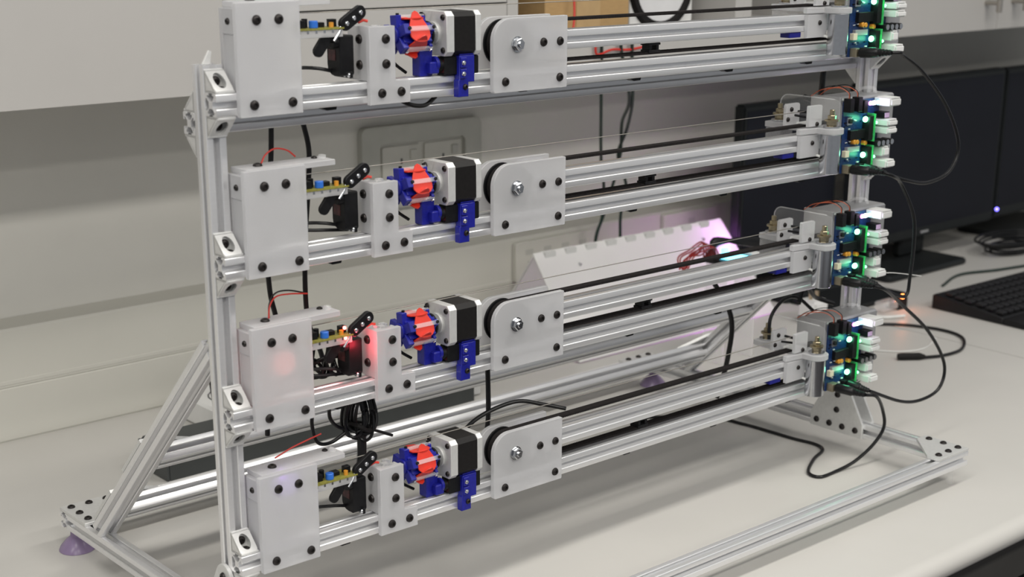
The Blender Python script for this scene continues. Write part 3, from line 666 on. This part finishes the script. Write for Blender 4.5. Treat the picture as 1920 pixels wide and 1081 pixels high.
# wiring behind the left part of the machine
cable('signal_cable', [(95, 66, -20), (92, 66, -60), (84, 68, -110), (86, 68, -180), (92, 68, -220), (80, 70, -270), (78, 72, -330)], 2.6, 'straight black cable behind the two upper pickup boxes, left one', 'cables behind the pickup boxes')
cable('signal_cable', [(130, 66, -20), (136, 66, -50), (133, 66, -90), (128, 68, -150), (128, 68, -215), (142, 70, -250), (150, 72, -275)], 2.6, 'black cable behind the pickup boxes, curving to the right', 'cables behind the pickup boxes')
cable('signal_cable', [(112, 40, -303), (113, 44, -320), (120, 46, -340), (138, 50, -346), (160, 50, -338)], 2.0, 'thin black cable sagging below the red-lit pickup box, left one', 'sagging leads')
cable('signal_cable', [(128, 34, -296), (132, 40, -315), (146, 48, -330), (160, 50, -336)], 2.0, 'thin black cable sagging below the red-lit pickup box, right one', 'sagging leads')
def bundle():
    c = Vector((172, 46, -318)); pts = []
    for t in range(9):
        random.seed(t+3); w, h, yo = 11+random.uniform(-3, 7), 24+random.uniform(-4, 8), random.uniform(-8, 8)
        pts.append([c+Vector((w*math.cos(a)+2*t-8, yo+4*math.sin(2*a), h*math.sin(a))) for a in [2*math.pi*i/12 for i in range(12)]])
    b = MB()
    for P in pts: b.tube([p+FO for p in P], 1.7, 7, closed=True, smooth=3)
    o = b.build('coiled_cable', CABLE); tag(o, 'coiled bundle of black cable tied below the third module', 'cable')
    b = MB(); b.tube([Vector((164, 36, -330))+FO, Vector((172, 34, -336))+FO, Vector((180, 38, -338))+FO, Vector((182, 52, -336))+FO, Vector((172, 58, -334))+FO, Vector((163, 52, -331))+FO], 2.4, 7, closed=True, smooth=3); b.build('cable_tie', RUBBER, o)
    b = MB(); b.tube([p+FO for p in (Vector((172, 46, -334)), Vector((174, 46, -350)), Vector((172, 44, -368)), Vector((166, 40, -386)))], 5, 8, smooth=4); b.tube([p+FO for p in (Vector((178, 46, -338)), Vector((196, 48, -346)), Vector((216, 50, -356)))], 1.6, 8, smooth=4); b.build('cable_tail', CABLE, o)
    b = MB(); b.tube([p+FO for p in (Vector((168, 46, -300)), Vector((166, 40, -290)), Vector((164, 30, -281)))], 6, 8, smooth=4); b.build('cable_tail', CABLE, o)
bundle()
cable('signal_cable', [(363, 70, -292), (365, 70, -330), (366, 71, -375), (362, 72, -405)], 2.9, 'thick black cable hanging straight behind the lowest pulley plate')
cable('signal_cable', [(300, 90, -436), (322, 80, -400), (350, 70, -372), (400, 64, -362), (430, 50, -368), (452, 34, -374)], 2.4, 'black cable arching over the lowest pulley plate')
cable('signal_cable', [(845, 170, -300), (872, 150, -360), (870, 150, -420), (862, 160, -480)], 3.6, 'thick black cable slanting down beside the right brace')
# green-black cables hanging further back
cable('hanging_cable', [(1108, 660, -12.5), (1104, 580, -12.5), (1010, 572, -12.5), (998, 546, -16), (997.8, 545, -32.6), (1043, 590, -119), (1133.9, 680, -232.3), (1191, 730, -293.1), (1203.3, 745, -352.3), (1193.2, 750, -396.2), (1188, 752, -480), (1186, 748, -541)], 2.8, 'dark green cable hanging straight from the open cabinet, leftmost of three', 'dark green hanging cables', CABLEG)
cable('hanging_cable', [(1109, 650, -6.5), (1106, 574, -12.5), (1050, 564, -12.5), (1042, 545.5, -15), (1041.6, 545, -35), (1108.3, 590, -119.6), (1182.8, 680, -174.8), (1231.1, 730, -241.4), (1227.6, 745, -301.2), (1211, 750, -354), (1198, 756, -398.6), (1200, 757, -480), (1202, 750, -541)], 2.8, 'dark green hanging cable that bows left before the crossing', 'dark green hanging cables', CABLEG)
cable('hanging_cable', [(1110, 640, -0.5), (1107, 566, -12.5), (1074, 560, -12.5), (1066, 545.5, -15), (1065.7, 545, -36.3), (1115.8, 590, -120.2), (1196.3, 680, -185.2), (1231.2, 736, -243.3), (1263.4, 745, -303.3), (1256.3, 750, -354.8), (1258.4, 752, -397.5), (1263.6, 752, -480), (1264, 748, -541)], 2.8, 'dark green hanging cable that ends up rightmost of the three', 'dark green hanging cables', CABLEG)
cable('signal_cable', [(905, 60, -330), (930, 70, -312), (960, 80, -330), (985, 90, -342), (1010, 80, -352)], 3.0, 'black cable loop behind the lowest solenoids, upper one', 'cable loops at the right post')
cable('signal_cable', [(846, 60, -372), (850, 62, -340), (880, 66, -322), (915, 70, -326), (945, 66, -348)], 2.4, 'black cable loop behind the lowest solenoids, left one', 'cable loops at the right post')
cable('signal_cable', [(938, 60, 0), (930, 62, -20), (925, 60, -45), (905, 50, -58), (880, 52, -52)], 4.0, 'thick black cable between the top two electronics brackets')

# ------------------------------------------------------------------ things behind the instrument
def T_(name, x, y, z, label, cat, group=None):
    t = thing(name, Vector((x, y, z))+FO, label, cat, group); t['_o'] = 0; del t['_o']; return t
# flush socket box on the wall
t = T_('socket_box', 880, WALLY, -240, 'recessed grey wall socket box behind the second pick wheel', 'socket')
b = MB(); n = 32
out = rrect(-128, 128, -66, 74, 12, 7); inn = rrect(-92, 92, -50, 44, 8, 7)
b.ringface(out, inn, 'y', -14, -0.5); b.build('surround', SOCKETG, t)
b = MB(); b.prism(inn, 'y', -5, -0.6); b.build('back_plate', SOCKETM, t)
for i, x in enumerate((-44, 46)):
    b = MB(); b.prism(rrect(x-40, x+40, -42, 38, 4, 3), 'y', -9, -5.1, 0.6); s = b.build('outlet', SOCKETM, t)
    for dx, dz, w_, h_ in ((0, 12, 4, 9), (-11, -10, 8, 4), (11, -10, 8, 4)):
        q = MB(); q.box(x+dx-w_/2, x+dx+w_/2, -9.4, -8.8, dz-h_/2, dz+h_/2); q.build('socket_hole', DKGREY, s)
    q = MB(); q.box(x+18, x+32, -12, -9, 14, 30, 0.8); q.build('switch', SOCKETG if i else SOCKETM, s)
# socket plates on the trunking
def trunk_plate(x0, x1, z0, z1, label, holes):
    t = T_('socket_plate', (x0+x1)/2, TRY, (z0+z1)/2, label, 'socket', 'socket plates on the trunking'); w, h = (x1-x0)/2, (z1-z0)/2
    b = MB(); b.prism(rrect(-w, w, -h, h, 5, 3), 'y', -12, -0.5, 1.2); b.build('plate', SOCKETM, t)
    for x in holes:
        q = MB(); q.box(x-9, x+9, -12.6, -11.8, h*.35, h*.62, 0.2); q.build('marking', SOCKETG, t)
        q = MB(); q.box(x-3, x+3, -12.8, -11.8, -h*.3, 0); q.build('socket_hole', DKGREY, t)
trunk_plate(1040, 1235, -462, -389, 'long socket plate on the trunking behind the white prism', (-66, -22, 22, 66))
trunk_plate(1423, 1580, -458, -386, 'small blank plate on the trunking near the monitor', (0,))
# white triangular prism lamp
pr = T_('prism_lamp', 1215, 680, -545, 'white acrylic triangular prism lamp glowing violet at its right end', 'lamp')
YA, HA, KA = 0.0, 166.0, 0.72; xl, xr = -240, 236
d_ = HA*KA
def slab(name, pts, th, m_, par):
    q = bmesh.new(); f = q.faces.new([q.verts.new(p) for p in pts]); bmesh.ops.recalc_face_normals(q, faces=[f]); bmesh.ops.solidify(q, geom=[f], thickness=th); b = MB(); b._merge(q); return b.build(name, m_, par)
slab('front_panel', [(xl, -d_, 1), (xr+34, -d_, 1), (xr+16, -d_/2, HA/2), (xr, 0, HA), (xl, 0, HA)], 3, PRISM, pr)
slab('back_panel', [(xl, 0, HA-3), (xr, 0, HA-3), (xr+34, d_, 1), (xl, d_, 1)], 3, PRISM, pr)
slab('end_panel', [(xl+3, -d_+4, 1), (xl+3, d_-4, 1), (xl+3, 0, HA-5)], 3, PRISM, pr)
slab('end_panel', [(xr+26, -d_+4, 1), (xr+26, d_-4, 1), (xr-6, 0, HA-5)], 3, PRISM, pr)
for i in range(9):
    x = xl+22+i*49
    b = MB(); b.box(x, x+24, -9.6, 3.6, HA-9, HA+1.0, 0.3); b.build('finger_joint', JOINT, pr)
for i, x in enumerate((xl+90, xr-70)):
    b = MB(); b.cyl('y', (x, 0, HA-26), 2.6, -26, -18, 10); b.build('rivet', STEEL, pr)
lamp(pr, (xr-12, -18, HA-44), (0.78, 0.22, 1.0), 1.1, 0.012); b = MB(); b.ball((xr-2, -16, HA-44), 5, 12); b.build('violet_led', VLED, pr)
# electronics with red and black leads in front of the prism
t = T_('lit_gadget', 1170, 420, -545, 'small black gadget with a cyan display and red leads in front of the prism', 'gadget')
b = MB(); b.box(-24, 62, -24, 28, 168, 176, 2); b.build('body', BLACKP, t)
for x in (-18, 56):
    b = MB(); b.box(x-2, x+2, -20, 24, 0.5, 168, 0.3); b.build('clear_leg', CLEARB, t)
b = MB(); b.box(-10, 32, -24, 4, 176.2, 179, 0.6); b.build('display', CLED, t)
b = MB(); b.cyl('z', (22, 20, 0), 7, 176.2, 186, 14); b.build('indicator', CLED, t)
b = MB(); b.box(44, 64, -20, 6, 176.2, 181, 1.0); b.build('white_socket', NYLON, t)
for i in range(7):
    random.seed(i); b = MB(); b.tube([(-10-3*i, 4+3*i, 176), (-24-2*i, 2+3*i, 196+1.5*i), (-58-3*i, -4+3*i, 194+random.uniform(-5, 5)), (-86-4*i, -8+2*i, 190+random.uniform(-5, 4)), (-104-2*i, -12+i, 178+random.uniform(-6, 0))], 1.3, 7, smooth=5); b.build('red_lead', DREDW, t)
for i in range(4):
    b = MB(); b.tube([(-20+6*i, 24, 176), (10, 26+3*i, 194+2*i), (60, 18, 196-2*i), (120, 4, 190-5*i)], 4, 8, smooth=5); b.build('black_lead', CABLE, t)
# dark long enclosure behind the base
t = T_('cable_tray', 455, 560, -545, 'long dark grey metal tray lying behind the base rail', 'tray')
b = MB(); b.prism([(-38, 0.5), (38, 0.5), (38, 40), (34, 44), (-30, 44), (-38, 38)], 'x', -258, 262, 1.0); b.build('body', DKGREY, t)
b = MB(); b.box(-262, -258.5, -39, 39, 0.5, 40, 0.6); b.build('end_cap', GREYB if False else DKGREY, t)
b = MB(); b.box(262.5, 290, -22, 22, 0.5, 36, 3); b.build('end_socket', NYLON, t)
# white device behind the left post
t = T_('white_adapter', 412, 690, -545, 'flat white device with line markings behind the left post', 'device')
b = MB(); b.prism(rrect(-80, 70, -60, 60, 14, 4), 'z', 0.5, 40, 4); b.build('case', NYLON, t)
for i, r in enumerate((30, 40)):
    b = MB(); b.tube([(-20+r*math.cos(a), r*math.sin(a)-10, 40.4) for a in [math.pi*i/10 for i in range(11)]], 1.0, 6); b.build('line_mark', DKGREY, t)
b = MB(); b.box(20, 52, -30, -18, 40, 44, 0.5); b.build('port', BLACKP, t)
cable('hanging_cable', [(322, 625, -440), (326, 625, -480), (332, 622, -520), (350, 616, -541)], 4, 'black cable trailing behind the left post onto the bench')
# cupboard contents
t = T_('cardboard_box', 1010, 690, -15.5, 'brown cardboard box in the open cabinet', 'box')
b = MB(); b.box(-92, 92, -100, 110, 0.2, 190, 1); b.build('body', CARD, t)
b = MB(); b.box(-26, 26, -101, -100.1, 0.4, 190); b.build('tape', mat('parcel_tape', (0.47, 0.32, 0.16), 0.3), t)
b = MB(); b.tube([(-60, -120, 2), (-52, -122, 20), (-44, -114, 60), (-48, -106, 130), (-50, -103, 188), (-48, -80, 193), (-40, -40, 192.5)], 1.8, 8, smooth=6); tag(b.build('red_cable', REDW, loc=Vector((1010, 690, -15.5))+FO), 'red cable hanging in front of the cardboard box', 'cable')
t = T_('speaker', 1196, 680, -15.5, 'white loudspeaker with a black ring in the open cabinet', 'speaker')
b = MB(); b.box(-78, 84, -70, 110, 0.2, 230, 6, seg=2); b.build('cabinet', NYLON, t)
b = MB(); b.lathe([(60, -71), (63, -78), (72, -78), (76, -70.2), (60, -70.2)], 'y', (0, 0, 76), 40); b.build('surround', RUBBER, t)
b = MB(); b.lathe([(0, -74), (16, -76), (20, -71), (59.5, -73.5), (59.8, -70.2), (0, -70.2)], 'y', (0, 0, 76), 36); b.build('cone', SPKW, t)
b = MB(); b.ball((0, -74, 76), 19, 16, (1, .4, 1)); b.build('dust_cap', GREYB, t)
cable('red_cable', [(980, 566, -13.6), (984, 547, -16), (988, 545, -38), (1020, 544, -32), (1060, 544, -34), (1106, 544, -28), (1112, 547, -15), (1113, 562, -13.6)], 2.0, 'red wire strung below the open cabinet', None, REDW)
# monitors
def monitor(name, x0, x1, y, z0, z1, yaw, label, bx0=-215, bx1=70, stand=True):
    cx = (x0+x1)/2; t = T_(name, cx, y, -545, label, 'monitor', 'black computer monitors'); t.rotation_euler = (0, 0, math.radians(yaw))
    w = (x1-x0)/2; h0, h1 = z0+545, z1+545
    b = MB(); b.box(-w, w, 0, 26, h0, h1, 4, seg=2); s = b.build('housing', BEZEL, t)
    b = MB(); b.box(-w+9, w-9, -0.6, 0.4, h0+22, h1-12); b.build('screen', SCREEN, t)
    b = MB(); b.box(-14, 14, -0.9, 0.2, h0+8, h0+13); b.build('logo_badge', GREYB, t)
    if stand:
        b = MB(); b.box(-45, 45, 26, 48, 14, h0+120, 5); b.build('neck', BEZEL, t)
        b = MB(); b.prism(rrect(bx0, bx1, -70, 130, 14, 3), 'z', 0.4, 13, 3); b.build('base', BEZEL, t)
    return t
monitor('computer_monitor', 1790, 2322, 625, -486, -146, 0, 'wide black monitor facing the bench, right of the circuit boards')
t = monitor('computer_monitor', 2352, 2890, 640, -486, -150, 0, 'black monitor cut off by the right edge of the picture')
b = MB(); b.ball((-262, -3, 78), 4, 10); b.build('power_led', BLED, t)
monitor('computer_monitor', 1480, 1775, 655, -500, -166, 0, 'black monitor partly hidden behind the second circuit board', -80, 130)
# keyboard
t = T_('keyboard', 1960, 300, -545, 'black computer keyboard with a wrist rest in front of the monitor', 'keyboard'); t.rotation_euler = (0, 0, math.radians(-2))
b = MB(); b.prism([(-75, 1), (80, 1), (80, 26), (76, 29), (-72, 14), (-75, 11)], 'x', -225, 240, 1.5); b.build('case', KBM, t)
b = MB(); b.prism([(-140, 1), (-76, 1), (-76, 12), (-80, 14), (-132, 10), (-140, 6)], 'x', -225, 240, 1.5); b.build('wrist_rest', KBM, t)
q = MB(); q.prism([(-7.6, -7.6), (7.6, -7.6), (7.6, 7.6), (-7.6, 7.6)], 'z', 0, 6, 1.4); KEY = q.mesh('key', KEYM)
for r in range(6):
    y = -62+r*22.5; z = 16.2+(y+72)*0.101
    for c in range(22):
        if r == 0 and 4 < c < 10: continue
        o = put('key', KEY, t, (-212+c*20.4+(r % 3)*2, y, z), (math.radians(5.8), 0, 0))
# tangle of cables behind the keyboard, loose connector cable on the bench
for i in range(6):
    random.seed(20+i); cx, cy_ = 2300+random.uniform(-8, 8), 560+random.uniform(-6, 6); pts = []
    for k in range(14):
        a = 2*math.pi*k/11; pts.append((cx+(60+9*i)*math.cos(a), cy_+(34+4*i)*math.sin(a), -541.5+5.8*i))
    cable('tangled_cable', pts, 2.6, '%s loop of the black cable tangle under the monitors' % ('innermost', 'second smallest', 'third smallest', 'third widest', 'second widest', 'outermost')[i], 'cable tangle under the monitors', CABLE, 4)
cable('tangled_cable', [(1900, 470, -542), (2010, 500, -541), (2120, 470, -541), (2260, 455, -541), (2420, 520, -541)], 2.6, 'grey cable running along the bench behind the keyboard', None, CABLEG)
lc = cable('loose_cable', [(1432, 201, -541), (1475, 186, -541.5), (1530, 188, -541.5), (1592, 226, -541.5), (1610, 276, -541.5), (1590, 340, -541.5), (1545, 385, -541.5), (1490, 420, -541.5)], 2.6, 'loose black cable with a socket end lying on the bench at right')
b = MB(); b.tube([Vector(p)+FO for p in ((1398, 226, -538.6), (1404, 222, -538.6), (1428, 204, -538.6), (1436, 199, -540))], [5.5, 6, 6, 3.6], 14); b.build('socket_end', RUBBER, lc)
cable('white_cable', [(1400, 300, -543), (1440, 250, -543), (1490, 235, -543), (1560, 260, -543)], 1.2, 'thin white cable on the bench beside the loose socket', None, WHITEW)
cable('white_cable', [(1500, 420, -541), (1560, 430, -535), (1600, 400, -541), (1640, 380, -541)], 3.0, 'thick white cable crossing the bench under the keyboard corner', None, WHITEW)
t = T_('usb_dongle', 1690, 430, -545, 'small black and clear adapter with an orange light on the bench', 'adapter')
b = MB(); b.box(-14, 14, -12, 12, 0.5, 24, 2); b.build('body', BLACKP, t)
b = MB(); b.ball((-4, -11, 26), 4.5, 12); b.build('light', OLED, t)
b = MB(); b.box(-62, -14.5, -12, 12, 4, 22, 3); b.build('clear_shell', CLEARB, t)
lamp(t, (-6, -20, 34), (1.0, 0.25, 0.06), 0.02)
t = T_('white_plug', 1480, 470, -545, 'white mains plug standing on the bench behind the right post', 'plug')
b = MB(); b.box(-22, 22, -20, 20, 0.5, 46, 6, seg=2); b.build('body', NYLON, t)
for x in (-9, 9):
    b = MB(); b.box(x-2, x+2, -3, 3, 46, 60); b.build('pin', BRASS, t)
t = T_('mouse_mat', 1830, 560, -545, 'dark flat mat beneath the middle monitor', 'mat') if False else None
b = MB(); b.prism(rrect(1560, 1780, 470, 590, 8, 3), 'z', -544.6, -536, 1.5); tag(b.build('black_hub', BEZEL, loc=FO), 'flat black box on the bench left of the keyboard', 'box')
